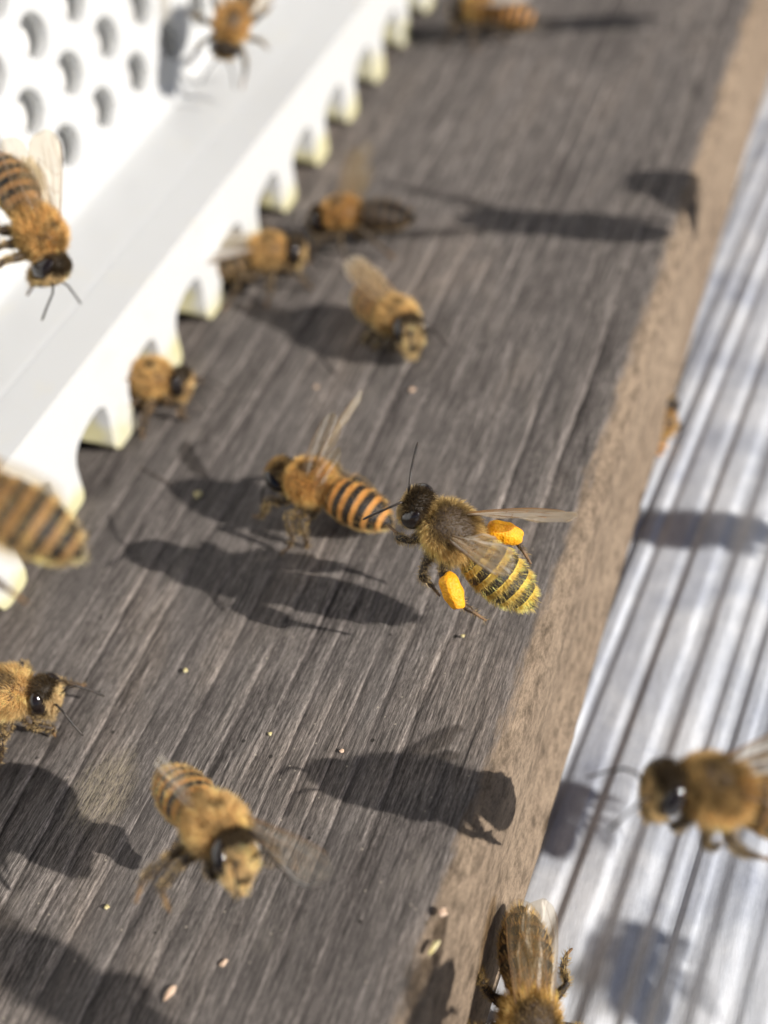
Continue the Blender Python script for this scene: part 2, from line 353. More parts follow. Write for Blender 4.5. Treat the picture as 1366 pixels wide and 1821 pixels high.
def mat_wing(name, dens, tint, gloss=.8):
    n = NT(name); o = n.obj()
    tr = n.n('ShaderNodeBsdfTransparent'); tr.inputs[0].default_value = (.97, .94, .88, 1)
    df = n.n('ShaderNodeBsdfTranslucent'); df.inputs[0].default_value = (*tint, 1)
    dd = n.n('ShaderNodeBsdfDiffuse'); dd.inputs[0].default_value = (*tint, 1)
    gl = n.n('ShaderNodeBsdfGlossy'); gl.inputs[0].default_value = (1, .97, .93, 1); gl.inputs['Roughness'].default_value = .3
    bp = n.bump(n.noise(o, 12, 2), .008, .4); n.L(bp, gl.inputs['Normal'])
    m1 = n.n('ShaderNodeMixShader'); m1.inputs[0].default_value = .5; n.L(df.outputs[0], m1.inputs[1]); n.L(dd.outputs[0], m1.inputs[2])
    m2 = n.n('ShaderNodeMixShader'); n.L(m1.outputs[0], m2.inputs[2]); n.L(tr.outputs[0], m2.inputs[1])
    n.L(n.ramp(n.noise(o, 7, 3), [(.3, dens * .7), (.7, dens * 1.3)]), m2.inputs[0])
    fz = n.n('ShaderNodeFresnel'); fz.inputs[0].default_value = 1.45
    m3 = n.n('ShaderNodeMixShader'); n.L(n.math('MULTIPLY', fz.outputs[0], gloss), m3.inputs[0]); n.L(m2.outputs[0], m3.inputs[1]); n.L(gl.outputs[0], m3.inputs[2])
    n.L(m3.outputs[0], n.out.inputs[0]); return n.m
m_wing = mat_wing('wing_membrane', .11, (.60, .48, .32), .5); m_wing_glass = mat_wing('wing_membrane_glassy', .05, (.7, .68, .66), 1.6); m_wing_haze = mat_wing('wing_membrane_dull', .34, (.66, .52, .33), .25); m_wing_faint = mat_wing('wing_membrane_clear', .06, (.6, .48, .3), .15)
n = NT('wing_vein'); m_vein = n.set(color=n.ramp(n.noise(n.obj(), 8), [(.3, (.16, .08, .03)), (.7, (.26, .14, .05))]), rough=.4)

# ------------------------------------------------------------------ bee geometry
def loft(V, Fc, pts, ra, rb, seg=28):
    """closed tube through pts; ra: half width (sideways), rb: half height"""
    pts = [np.array(p, float) for p in pts]; base = len(V); N = len(pts); up = np.array([0, 0, 1.0])
    for i, p in enumerate(pts):
        t = pts[min(i + 1, N - 1)] - pts[max(i - 1, 0)]; t /= np.linalg.norm(t) + 1e-9
        ref = up if abs(t[2]) < .92 else np.array([1.0, 0, 0])
        s = np.cross(ref, t); s /= np.linalg.norm(s) + 1e-9; q = np.cross(t, s)
        for k in range(seg):
            a = 2 * math.pi * k / seg; V.append(p + s * ra[i] * math.cos(a) + q * rb[i] * math.sin(a))
    for i in range(N - 1):
        for k in range(seg): Fc.append((base + i * seg + k, base + i * seg + (k + 1) % seg, base + (i + 1) * seg + (k + 1) % seg, base + (i + 1) * seg + k))
    Fc.append([base + k for k in range(seg)][::-1]); Fc.append([base + (N - 1) * seg + k for k in range(seg)])
def interp(tab, x): t = np.array(tab); return np.interp(x, t[:, 0], t[:, 1])
ABR = [(0, .05), (.03, .085), (.08, .14), (.15, .178), (.25, .202), (.42, .214), (.6, .200), (.74, .168), (.86, .115), (.94, .066), (.985, .03), (1, .012)]

LEGS = {
 'tuck': [[(.12, .10, -.13), (.17, .15, -.20), (.22, .14, -.24), (.18, .10, -.27), (.21, .08, -.29)],
          [(0, .12, -.15), (0, .20, -.24), (-.02, .20, -.30), (-.10, .17, -.34), (-.15, .15, -.38)],
          [(-.12, .11, -.15), (-.17, .20, -.24), (-.22, .22, -.30), (-.36, .20, -.38), (-.46, .17, -.44)]],
 'walk': [[(.12, .10, -.13), (.24, .24, -.17), (.34, .28, -.13), (.40, .33, -.30), (.50, .36, -.41)],
          [(.00, .12, -.15), (.02, .30, -.20), (.02, .40, -.11), (-.02, .48, -.30), (-.07, .54, -.41)],
          [(-.12, .11, -.15), (-.22, .25, -.20), (-.32, .33, -.08), (-.48, .38, -.27), (-.62, .42, -.41)]],
 'fly':  [[(.12, .10, -.13), (.20, .20, -.23), (.29, .20, -.30), (.24, .15, -.40), (.30, .12, -.47)],
          [(.00, .12, -.15), (-.02, .27, -.24), (-.04, .32, -.33), (-.16, .30, -.42), (-.24, .27, -.50)],
          [(-.12, .11, -.15), (-.18, .24, -.24), (-.26, .30, -.30), (-.44, .28, -.42), (-.62, .24, -.50)]],
}
def norm(v): v = np.array(v, float); return v / (np.linalg.norm(v) + 1e-12)

def wing_mesh(o_root, span, chord, length, width, hind, parent, mat, name):
    vk = .45 if mat.name == 'wing_membrane_clear' else .8
    span = norm(span); chord = np.array(chord, float); chord = norm(chord - span * np.dot(chord, span)); nrm = np.cross(span, chord)
    if hind: lead = [(0, 0), (.3, -.05), (.7, -.02), (1, .30)]; trail = [(0, .12), (.15, .5), (.45, .85), (.7, .90), (.9, .68), (1, .36)]
    else: lead = [(0, .0), (.25, -.04), (.6, -.05), (.85, .02), (.95, .14), (1, .34)]; trail = [(0, .12), (.2, .35), (.45, .62), (.7, .93), (.85, .93), (.95, .74), (1, .42)]
    def P(s, c, dz=0.0):
        a, b = interp(lead, s), interp(trail, s); q = a + (b - a) * c
        z = .010 * math.sin(q * 17) + .05 * s * s + dz
        return np.array(o_root) + span * (s * length) + chord * (q * width) + nrm * z
    NS, NC = 26, 8; V, Fc = [], []
    for side in (0, 1):
        for i in range(NS + 1):
            s = 1 - (1 - i / NS) ** 1.3
            for j in range(NC + 1): V.append(P(s, j / NC, -.0012 * side))
    b = (NS + 1) * (NC + 1)
    for i in range(NS):
        for j in range(NC):
            q = i * (NC + 1) + j; Fc.append((q, q + 1, q + NC + 2, q + NC + 1)); Fc.append((b + q, b + q + NC + 1, b + q + NC + 2, b + q + 1))
    rim = [j for j in range(NC)] + [i * (NC + 1) + NC for i in range(NS)] + [NS * (NC + 1) + j for j in range(NC, 0, -1)] + [i * (NC + 1) for i in range(NS, 0, -1)]
    for k in range(len(rim)): a_, c_ = rim[k], rim[(k + 1) % len(rim)]; Fc.append((a_, b + a_, b + c_, c_))
    w_ = mesh_obj(name, V, Fc, mat, parent)
    V, Fc = [], []
    lines = [([(s, 0.0) for s in np.linspace(0, .9, 14)], .0075), ([(s, .10 + .0 * s) for s in np.linspace(0, .72, 12)], .005)]
    if not hind:
        lines += [([(0.02, .4), (.2, .42), (.4, .40), (.58, .34)], .005), ([(.04, .8), (.25, .82), (.5, .74), (.72, .72)], .0045), ([(.58, .10), (.55, .22), (.58, .34), (.64, .50), (.72, .72)], .004),
                  ([(.40, .10), (.38, .24), (.40, .40)], .004), ([(.40, .40), (.44, .58), (.42, .77)], .004), ([(.58, .34), (.72, .36), (.82, .40)], .0035), ([(.72, .10), (.84, .20), (.93, .28)], .0035), ([(.66, .5), (.78, .55), (.84, .6)], .0035)]
    else: lines += [([(.02, .4), (.3, .45), (.6, .42)], .004), ([(.3, .05), (.32, .25), (.3, .45)], .0035), ([(.3, .45), (.5, .7), (.62, .85)], .0035)]
    for ln, r in lines:
        r *= vk
        pts = [P(s, c, -.0006) for s, c in ln]; loft(V, Fc, pts, [r * (1 - .5 * i / len(pts)) for i in range(len(pts))], [r * .8 * (1 - .5 * i / len(pts)) for i in range(len(pts))], 6)
    mesh_obj('wing_veins', V, Fc, m_vein, w_)
    return w_

def make_bee(label, pos, fwd, up, mat=None, scale=1.0, legs='fly', legfix=None, wings=None, droop=8, bend=12, hp=0, hy=0, hr=0, fur=14000, vox=.0095, hw=.0042,
             hair=None, ant=None, pollen=None, seed=1, furlen=1.0, band_f=1.0, pr=.12, group='worker honeybees at the hive entrance', wingmat=None, offframe=False):
    mat = mat or M_ORANGE; r = np.random.default_rng(seed); pr = pr * (.85 + .4 * ((seed * 7) % 5) / 5)
    fwd = norm(fwd); up = np.array(up, float); up = norm(up - fwd * np.dot(up, fwd)); left = np.cross(up, fwd)
    root = bpy.data.objects.new('honeybee', None); col.objects.link(root); root.empty_display_size = .2
    tag(root, label, 'bee', group)
    root.matrix_world = Matrix(((fwd[0], left[0], up[0], pos[0]), (fwd[1], left[1], up[1], pos[1]), (fwd[2], left[2], up[2], pos[2]), (0, 0, 0, 1))) @ Matrix.Scale(scale, 4)
    V, Fc = [], []; S = []      # S: samples (x,y,z,r,region,param); regions 0 thorax 1 head 2 abdomen 3 leg
    # thorax
    tx = np.linspace(-.235, .225, 22)
    tr = interp([(-.235, .03), (-.22, .08), (-.18, .135), (-.1, .185), (0, .203), (.09, .193), (.16, .155), (.20, .11), (.225, .05)], tx)
    tz = interp([(-.235, -.03), (-.1, .0), (.05, .012), (.225, -.02)], tx)
    loft(V, Fc, [(a, 0, b) for a, b in zip(tx, tz)], tr, tr * .96)
    for a, b, c in zip(tx, tz, tr): S.append((a, 0, b, c, 0, 0))
    loft(V, Fc, [(.17, 0, -.02), (.31, 0, -.05)], [.06, .06], [.06, .06], 14)
    # abdomen
    us = np.linspace(0, 1, 90); L = .77; ang = np.radians(droop + bend * us); du = L / 89
    ax = -.19 - np.concatenate([[0], np.cumsum(np.cos(ang[:-1]) * du)]); azz = -.035 - np.concatenate([[0], np.cumsum(np.sin(ang[:-1]) * du)])
    fr = (us * 6) % 1.0; rr = interp(ABR, us) * (1 + np.where(us < .97, .050 * fr - .02, 0))
    loft(V, Fc, [(a, 0, b) for a, b in zip(ax, azz)], rr, rr * .93, 36)
    for a, b, c, u in zip(ax, azz, rr, us): S.append((a, 0, b, c, 2, u))
    # head (built in its own frame, then turned)
    hm = Matrix.Translation((.325, 0, -.06)) @ Matrix.Rotation(math.radians(hy), 4, 'Z') @ Matrix.Rotation(math.radians(hp), 4, 'Y') @ Matrix.Rotation(math.radians(hr), 4, 'X') @ Matrix.Scale(1.1, 4)
    def H(p): return np.array(hm @ Vector(p))
    hz = np.array([.175, .165, .13, .08, .02, -.04, -.09, -.13, -.165, -.20, -.225, -.235]); ha = [.02, .07, .125, .155, .163, .150, .122, .092, .066, .05, .036, .015]
    hb = [.02, .05, .078, .095, .10, .094, .08, .066, .052, .04, .03, .012]; hx = [.0, .0, .0, .005, .01, .012, .014, .014, .014, .01, .0, .0]
    hv, hf = [], []; loft(hv, hf, [(hx[i], 0, hz[i]) for i in range(12)], hb, ha, 30) if False else None
    b0 = len(V)
    for i in range(12):
        for k in range(30):
            a = 2 * math.pi * k / 30; V.append(H((hx[i] + hb[i] * math.cos(a), ha[i] * math.sin(a), hz[i])))
    for i in range(11):
        for k in range(30): Fc.append((b0 + i * 30 + k, b0 + i * 30 + (k + 1) % 30, b0 + (i + 1) * 30 + (k + 1) % 30, b0 + (i + 1) * 30 + k))
    Fc.append([b0 + k for k in range(30)][::-1]); Fc.append([b0 + 330 + k for k in range(30)])
    for i in range(12):
        for yy in (-.6, -.2, .2, .6): S.append((*H((hx[i], yy * ha[i], hz[i])), hb[i] * .9, 1, 0))
    # mandibles and folded tongue
    for s in (1, -1): loft(V, Fc, [H((.02, .035 * s, -.19)), H((.04, .03 * s, -.235)), H((.035, .008 * s, -.265))], [.022, .018, .006], [.022, .018, .006], 10)
    # legs
    joints = {}
    for s in (1, -1):
        for li, J in enumerate(LEGS[legs]):
            J = [np.array([x, y * s, z]) + (r.normal(0, .016, 3) if q > 1 else 0) for q, (x, y, z) in enumerate(J)]
            if legfix and (li, s) in legfix: J = [np.array([x, y * s, z]) for (x, y, z) in legfix[(li, s)]]
            joints[(li, s)] = J
            hind = 1.25 if li == 2 else 1.0
            rad = [.042, .030 * hind, .026, .024 * hind, .015]
            pts, rads, prm = [], [], []
            for q in range(4):
                for t in np.linspace(0, 1, 7, endpoint=False):
                    pts.append(J[q] * (1 - t) + J[q + 1] * t)
                    bulge = 1 + .28 * math.sin(math.pi * t); rads.append((rad[q] * (1 - t) + rad[q + 1] * t) * bulge * (.9 if q else 1)); prm.append((q + t) / 5)
            tip = J[4] + norm(J[4] - J[3] + np.array([.04, .02 * s, .0])) * .13 * np.array([1, 1, .35]) if legs == 'walk' else J[4] + norm(J[4] - J[3]) * .12
            for t in np.linspace(0, 1, 6): pts.append(J[4] * (1 - t) + tip * t); rads.append(.0155 * (1 - .25 * t)); prm.append(.8 + .2 * t)
            loft(V, Fc, pts, rads, rads, 12)
            for p, q, t in zip(pts, rads, prm): S.append((*p, q, 3, t))
    # one continuous skin
    me = bpy.data.meshes.new('body'); me.from_pydata([tuple(v) for v in V], [], Fc); me.update()
    body = bpy.data.objects.new('body', me); col.objects.link(body)
    md = body.modifiers.new('r', 'REMESH'); md.mode = 'VOXEL'; md.voxel_size = vox; md.use_smooth_shade = True
    ms = body.modifiers.new('s', 'SMOOTH'); ms.iterations = 2; ms.factor = .45
    baked(body); me = body.data; me.materials.clear(); me.materials.append(mat); body.parent = root
    nv = len(me.vertices); co = np.empty(nv * 3, np.float32); me.vertices.foreach_get('co', co); co = co.reshape(-1, 3)
    no = np.empty(nv * 3, np.float32); me.vertices.foreach_get('normal', no); no = no.reshape(-1, 3)
    SA = np.array(S, np.float32); idx = np.empty(nv, int)
    for a in range(0, nv, 8000):
        d = np.linalg.norm(co[a:a + 8000, None, :] - SA[None, :, :3], axis=2) - SA[None, :, 3]; idx[a:a + 8000] = d.argmin(1)
    reg = SA[idx, 4]; prm = SA[idx, 5].copy()
    k = reg == 2; t_ = np.stack([ax, azz], 1).astype(np.float32)
    if k.any():     # smooth position along the abdomen
        q = co[k][:, [0, 2]]; d = ((q[:, None, :] - t_[None]) ** 2).sum(2); i0 = np.clip(d.argmin(1), 1, 88)
        tv = t_[i0 + 1] - t_[i0 - 1]; tv /= np.linalg.norm(tv, axis=1)[:, None]; prm[k] = us[i0] + ((q - t_[i0]) * tv).sum(1) / L
    prm = np.clip(prm, 0, .995)
    dt = np.sqrt(((co - np.array([.03, 0, .2])) ** 2 * np.array([1.0, 1.1, .6])).sum(1))
    patch = np.clip((pr - dt) / .11, 0, 1) * (reg == 0)
    for nm, arr in (('au', prm * (reg == 2)), ('abd', reg == 2), ('leg', reg == 3), ('lt', prm * (reg == 3)), ('head', reg == 1), ('patch', patch)):
        a = me.attributes.new(nm, 'FLOAT', 'POINT'); a.data.foreach_set('value', np.asarray(arr, np.float32))
    # fur
    me.calc_loop_triangles(); nt_ = len(me.loop_triangles); tri = np.empty(nt_ * 3, np.int32); me.loop_triangles.foreach_get('vertices', tri); tri = tri.reshape(-1, 3)
    pa, pb, pc = co[tri[:, 0]], co[tri[:, 1]], co[tri[:, 2]]; area = np.linalg.norm(np.cross(pb - pa, pc - pa), axis=1)
    treg = reg[tri[:, 0]]; tprm = prm[tri[:, 0]]; tpat = patch[tri[:, 0]]; tn = no[tri[:, 0]]
    tfr = (tprm * 6) % 1
    hi = np.array(hm.inverted()); hc3 = (pa + pb + pc) / 3; hl3 = hc3 @ hi[:3, :3].T + hi[:3, 3]
    eyez = (((hl3[:, 0] - .01) / .078) ** 2 + ((np.abs(hl3[:, 1]) - .135) / .062) ** 2 + ((hl3[:, 2] - .035) / .145) ** 2) < 1.0
    dens = np.zeros(nt_); dens = np.where(treg == 0, 1.0 - .62 * tpat, dens)
    hl = (co[tri[:, 0]] - np.array(hm.translation)) ; face = tn @ np.array(hm.to_3x3() @ Vector((1, 0, 0))); dens = np.where(treg == 1, .9 + .8 * np.clip(face, 0, 1), dens)
    dens = np.where(treg == 2, np.where(tfr < .32, .62 * band_f, .05) + np.where(tn[:, 2] < -.35, .35, 0) + np.where(tprm < .12, .5, 0), dens)
    dens = np.where(eyez & (treg == 1), 0, dens)
    dens = np.where(treg == 3, np.where(tprm < .55, .28, .10), dens)
    pr_ = area * dens; pr_ /= pr_.sum(); N = fur
    ti = r.choice(nt_, N, p=pr_); u, v = r.random(N), r.random(N); sw = u + v > 1; u[sw], v[sw] = 1 - u[sw], 1 - v[sw]
    P0 = pa[ti] + (pb - pa)[ti] * u[:, None] + (pc - pa)[ti] * v[:, None]; NN = tn[ti]; RG = treg[ti]; PR = tprm[ti]; PT = tpat[ti]
    lay = np.where(RG == 2, 1.6, np.where(RG == 1, .25, .45)); back = np.array([-1, 0, 0.0])
    tw = np.stack([vnoise(P0[:, 0] * 15 + 30, P0[:, 1] * 15 + 30, 81), vnoise(P0[:, 1] * 15 + 30, P0[:, 2] * 15 + 30, 82), vnoise(P0[:, 2] * 15 + 30, P0[:, 0] * 15 + 30, 83)], 1) - .5
    D = NN + back * lay[:, None] + r.normal(0, .24, (N, 3)) + tw * 1.0; D /= np.linalg.norm(D, axis=1)[:, None]
    D = D + NN * .15; Ln = np.where(RG == 0, .082, np.where(RG == 1, .048, np.where(RG == 2, .042, .035))) * r.uniform(.5, 1.25, N) * furlen
    Ln = Ln * np.where(RG == 0, 1 - .55 * PT, 1) * np.where((RG == 2) & (PR < .12), 1.5, 1)
    sd = np.cross(D, r.normal(0, 1, (N, 3))); sd /= np.linalg.norm(sd, axis=1)[:, None]; sd *= (hw * .5 * r.uniform(.7, 1.3, N))[:, None]
    cv = np.cross(sd, D); cv /= np.linalg.norm(cv, axis=1)[:, None]
    mid = P0 + D * (Ln * .55)[:, None]; tp = P0 + D * Ln[:, None] + cv * (Ln * r.normal(0, .22, N))[:, None] + np.array([-.2, 0, -.05]) * Ln[:, None]
    VV = np.stack([P0 - sd, P0 + sd, mid + sd * .75, mid - sd * .75, tp], 1).reshape(-1, 3)
    hc_ = hair or dict(th=(.62, .36, .11), hd=(.48, .33, .15), ab=(.60, .40, .16), bl=(.62, .50, .28))
    C = np.array(hc_['th'])[None].repeat(N, 0); C[RG == 1] = hc_['hd']; C[RG == 2] = hc_['ab']; C[RG == 3] = np.array(hc_['hd']) * .7
    bl = np.clip((-NN[:, 2] - .05) / .6, 0, 1)[:, None] * (RG < 3)[:, None]; C = C * (1 - bl) + np.array(hc_['bl'])[None] * bl
    hup = np.array(hm.to_3x3() @ Vector((-.25, 0, 1))).astype(float); HL = P0 @ hi[:3, :3].T + hi[:3, 3]; crown = (RG == 1) & ((NN @ hup > .62) | (HL[:, 2] > .10 + r.normal(0, .015, N)) | ((HL[:, 2] < -.10) & (HL[:, 2] > -.16) & (np.abs(HL[:, 1]) < .04))); C[crown] = hc_.get('cr', (.06, .04, .025)); C[(RG == 1) & ~crown] = C[(RG == 1) & ~crown] * .5 + np.array((.62, .48, .28)) * .5; pk = (np.clip(PT * 1.3 + r.normal(0, .15, N), 0, 1) * (RG == 0))[:, None]; C = C * (1 - pk) + np.array((.22, .15, .07))[None] * pk
    C = C * .72 + .28 * np.array((.80, .60, .32)) * np.where(crown | (PT * (RG == 0) > .4), .15, 1)[:, None]; clump = .55 + .95 * vnoise(P0[:, 0] * 17 + 40 + seed, (P0[:, 1] + P0[:, 2] * .7) * 17 + 40, 77); C = np.clip(C * (clump * r.uniform(.8, 1.5, N))[:, None], 0, .95)
    CC = np.concatenate([C, np.ones((N, 1))], 1).repeat(5, 0).astype(np.float32)
    fm = bpy.data.meshes.new('fur'); fm.vertices.add(N * 5); fm.vertices.foreach_set('co', VV.astype(np.float32).reshape(-1))
    b5 = np.arange(N)[:, None] * 5; lp = np.concatenate([b5 + [0, 1, 2, 3], b5 + [3, 2, 4]], 1).reshape(-1).astype(np.int32)
    fm.loops.add(N * 7); fm.loops.foreach_set('vertex_index', lp); fm.polygons.add(N * 2)
    ls = np.stack([np.arange(N) * 7, np.arange(N) * 7 + 4], 1).reshape(-1).astype(np.int32); fm.polygons.foreach_set('loop_start', ls)
    fm.update(); fm.validate(); at_ = fm.color_attributes.new('hc', 'FLOAT_COLOR', 'POINT'); at_.data.foreach_set('color', CC.reshape(-1))
    fm.materials.append(m_fur); fo = bpy.data.objects.new('fur', fm); col.objects.link(fo); fo.parent = root
    # eyes, antennae
    for s in (1, -1):
        bm = bmesh.new(); bmesh.ops.create_uvsphere(bm, u_segments=24, v_segments=16, radius=1)
        for q in bm.verts:
            x, y, z = q.co; q.co = Vector(H((.014 + .074 * x - .02 * abs(z), s * (.126 + .056 * y - .026 * z * z * s * s), .035 + .132 * z)))
        bm_obj('eye', bm, m_eye, root, True)
        aj = ant.get(s) if ant else None
        aj = aj or [(.10, .03, -.02), (.17, .09, .06), (.24, .13, .06), (.33, .17, -.02), (.42, .20, -.10)]
        pts = []
        J = [np.array((x, y * s, z)) for x, y, z in aj]
        for q in range(len(J) - 1):
            for t in np.linspace(0, 1, 5, endpoint=False): pts.append(H(J[q] * (1 - t) + J[q + 1] * t))
        pts.append(H(J[-1])); rd = [.0085 if i < 5 else .0105 for i in range(len(pts))]; rd[-1] = .006; rd[4] = .013; av, af = [], []
        loft(av, af, pts, rd, rd, 10); mesh_obj('antenna', av, af, m_ant, root)
    for wdef in (wings or []):
        s, span, chord, sz = wdef[:4]; mt = wdef[4] if len(wdef) > 4 else (wingmat or m_wing)
        B3 = np.array([fwd, left, up])
        if span[0] == 'cam': span = B3 @ dirc(span[1], span[2])
        if chord[0] == 'cam': chord = B3 @ dirc(chord[1], chord[2])
        wing_mesh((.02, .13 * s, .12), span, chord, .92 * sz, .32 * sz, False, root, mt, 'forewing')
        if len(wdef) > 5: continue
        sp2 = norm(np.array(norm(span)) + .22 * norm(chord)); wing_mesh((-.07, .13 * s, .10), sp2, chord, .64 * sz, .26 * sz, True, root, mt, 'hindwing')
    for pd in (pollen or []):
        c_, d_, sz = pd; bm = bmesh.new(); bmesh.ops.create_icosphere(bm, subdivisions=4, radius=1)
        d_ = norm(d_); rot = Vector((0, 0, 1)).rotation_difference(Vector(d_)).to_matrix()
        ph = r.random(3) * 9
        for q in bm.verts:
            x, y, z = q.co; lump = 1 + .07 * math.sin(4 * x + ph[0]) * math.cos(5 * y + ph[1]) + .04 * math.sin(9 * z + ph[2]) + r.normal(0, .007)
            q.co = Vector(c_) + rot @ (Vector((x * .085, y * .075, z * .15 * (1 if z > 0 else .92))) * (1 - .18 * z) * lump * sz)
        bm_obj('pollen_load', bm, m_pollen, root, True)
    return root

FOLD = lambda s, sp=.30: (s, (-.93, sp * s, .10), (-.25, -.9 * s, -.05), 1.0)
SPREAD = lambda s, z=.25, b=-.25: (s, (b, 1.0 * s, z), (-1, 0, -.1), 1.0)
UPW = lambda s, b=-.35: (s, (b, .35 * s, .9), (-1, 0, -.35), 1.0)
Zup = (0, 0, 1)
def cw(r_, u_, t_): return M @ np.array([r_, -u_, -t_])      # direction given as right / up / toward the camera

# 1 pollen carrier in flight
make_bee('flying honeybee with bright orange pollen on both hind legs above the board', at(801, 944, 1.22), dirc(141, .04), cw(.15, .35, .85), M_TAN, 1.0, pr=.25,
    legs='fly', seed=11, fur=30000, vox=.0075, hw=.0035, hp=8, hy=14, droop=2, bend=8,
    wings=[(-1, ('cam', 5, .05), ('cam', -60, .93), 1.0, m_wing_haze, 1), (1, ('cam', -38, .62), ('cam', 52, .1), .8, m_wing_haze)],
    pollen=[((-.33, .385, -.06), (-.75, .42, -.1), 1.15), ((-.40, -.33, -.05), (-.8, -.35, -.1), 1.2)],
    legfix={(2, 1): [(-.12, .11, -.15), (-.17, .26, -.16), (-.22, .33, -.08), (-.46, .40, -.10), (-.58, .38, -.12)],
            (2, -1): [(-.12, .11, -.15), (-.20, .22, -.16), (-.28, .30, -.08), (-.52, .37, -.12), (-.62, .34, -.14)]},
    ant={1: [(.10, .02, .04), (.13, .06, .12), (.19, .12, .10), (.28, .19, .02), (.34, .24, -.04)], -1: [(.10, .02, .04), (.12, .08, .14), (.15, .17, .17), (.17, .28, .17), (.19, .42, .17)]},
    hair=dict(th=(.52, .37, .13), hd=(.42, .32, .16), ab=(.82, .64, .18), bl=(.80, .64, .22)))
# 2 orange banded bee taking off beside it
make_bee('orange banded honeybee standing on the board with its tail at the pollen bee\'s face', at(552, 858, .48), dirc(159, -.44), Zup, M_ORANGE, .98,
    legs='walk', seed=12, fur=24000, vox=.008, hw=.0038, hp=48, hy=-2, droop=4, bend=14, band_f=.5, pr=.11,
    wings=[(-1, ('cam', 62, .1), ('cam', -30, .95), .95, m_wing_haze, 1), (1, ('cam', 70, .45), ('cam', -20, .6), .9, m_wing_faint)],
    legfix={(2, 1): [(-.12, .11, -.15), (-.10, .26, -.22), (-.08, .34, -.20), (-.14, .40, -.36), (-.16, .42, -.47)]},
    hair=dict(th=(.64, .38, .12), hd=(.50, .36, .16), cr=(.34, .22, .09), ab=(.66, .38, .12), bl=(.62, .46, .22)))
# 3 lower flying bee facing out
make_bee('golden honeybee flying low near the bottom facing the camera, glassy wing at right', at(385, 1472, 1.0), dirc(-29, .77), cw(.12, .85, .4), M_ORANGE, .94,
    legs='tuck', seed=13, fur=30000, vox=.0075, hw=.0035, hp=-12, hy=0, droop=-2, bend=4, band_f=.9,
    wings=[(1, ('cam', -16, .45), ('cam', -104, .1), 1.0, m_wing_glass), (-1, ('cam', 150, -.55), ('cam', 60, .5), .72, m_wing_faint)],
    legfix={(2, -1): [(-.12, .11, -.15), (-.15, .30, -.24), (-.10, .42, -.25), (-.12, .54, -.34), (-.07, .59, -.38)],
            (1, -1): [(.0, .12, -.15), (.0, .30, -.22), (.05, .38, -.25), (.03, .47, -.36), (.09, .47, -.40)]},
    hair=dict(th=(.62, .41, .17), hd=(.50, .36, .18), ab=(.66, .46, .20), bl=(.62, .46, .24)))
# 4
make_bee('honeybee with a pale blurred back hovering over its own shadow, facing down right', at(705, 565, .38), dirc(-46, .76), cw(.05, .9, .45), M_ORANGE, 1.02,
    legs='tuck', seed=14, fur=18000, vox=.009, hp=-12, droop=0, bend=4, band_f=1.0,
    wings=[(1, ('cam', 128, -.45), ('cam', 218, .2), .95, m_wing_haze), (-1, ('cam', 138, -.45), ('cam', 48, .2), .95, m_wing_haze)],
    hair=dict(th=(.62, .41, .17), hd=(.46, .38, .22), ab=(.66, .48, .26), bl=(.55, .42, .2)))
# 5
make_bee('honeybee head down before the perforated white wall, clear wing raised, at the left edge', at(72, 418, 2.75), dirc(-66, .10), cw(.85, .25, .6), M_BROWN, 1.03,
    legs='fly', seed=15, fur=24000, vox=.0085, hp=8, hy=4, droop=2, bend=6, band_f=.06,
    wings=[(1, ('cam', 86, .15), ('cam', 176, .2), 1.0), (-1, ('cam', 118, .1), ('cam', 30, .3), .95, m_wing_faint)],
    legfix={(0, -1): [(.12, .10, -.13), (.16, .30, -.20), (.20, .42, -.14), (.26, .52, -.16), (.28, .60, -.2)]},
    ant={1: [(.10, .03, -.02), (.13, .06, .02), (.17, .12, .02), (.24, .20, -.02), (.32, .28, -.06)]},
    hair=dict(th=(.56, .33, .10), hd=(.50, .36, .18), ab=(.42, .27, .13), bl=(.62, .45, .16)))
# 6
make_bee('tan honeybee walking out past the teeth, head touching the dark bee', at(478, 447, .42), dirc(6, .10), Zup, M_DARK, 1.0,
    legs='walk', seed=16, fur=14000, hp=12, hy=-10, wings=[FOLD(1), FOLD(-1)], hair=dict(th=(.56, .35, .13), hd=(.42, .28, .14), ab=(.42, .28, .14), bl=(.5, .36, .18)))
# 7
make_bee('dark honeybee with an orange back, nose to nose with a tan bee', at(607, 380, .45), dirc(184, -.3), Zup, M_DARK, .98,
    legs='walk', seed=17, fur=11000, wings=[(1, ('cam', 80, .2), ('cam', 0, .3), .9, m_wing_faint), (-1, ('cam', 70, .3), ('cam', 0, .6), .9, m_wing_faint)], band_f=.15, hair=dict(th=(.56, .31, .08), hd=(.15, .10, .05), ab=(.14, .09, .04), bl=(.12, .08, .04)))
# 8
make_bee('small fuzzy honeybee coming out of the arch between two white teeth', at(272, 672, .40), dirc(-3, .12), Zup, M_BROWN, .98,
    legs='walk', seed=18, fur=16000, vox=.009, hp=8, hy=-10, wings=[FOLD(1), FOLD(-1)], hair=dict(th=(.58, .36, .13), hd=(.46, .27, .13), ab=(.42, .28, .14), bl=(.55, .34, .12)))
# 9
make_bee('honeybee at the top edge over the white ledge, head pointing down', at(412, 42, 2.3), dirc(-105, .10), cw(.3, .3, .9), M_BROWN, 1.0,
    legs='walk', seed=19, fur=12000, hp=20, hy=8, wings=[(1, (-.9, .55, .25), (-.3, -1, 0), 1), (-1, (-.95, -.4, .25), (-.3, 1, 0), 1)], hair=dict(th=(.52, .29, .08), hd=(.34, .24, .10), ab=(.42, .26, .1), bl=(.5, .36, .18)))
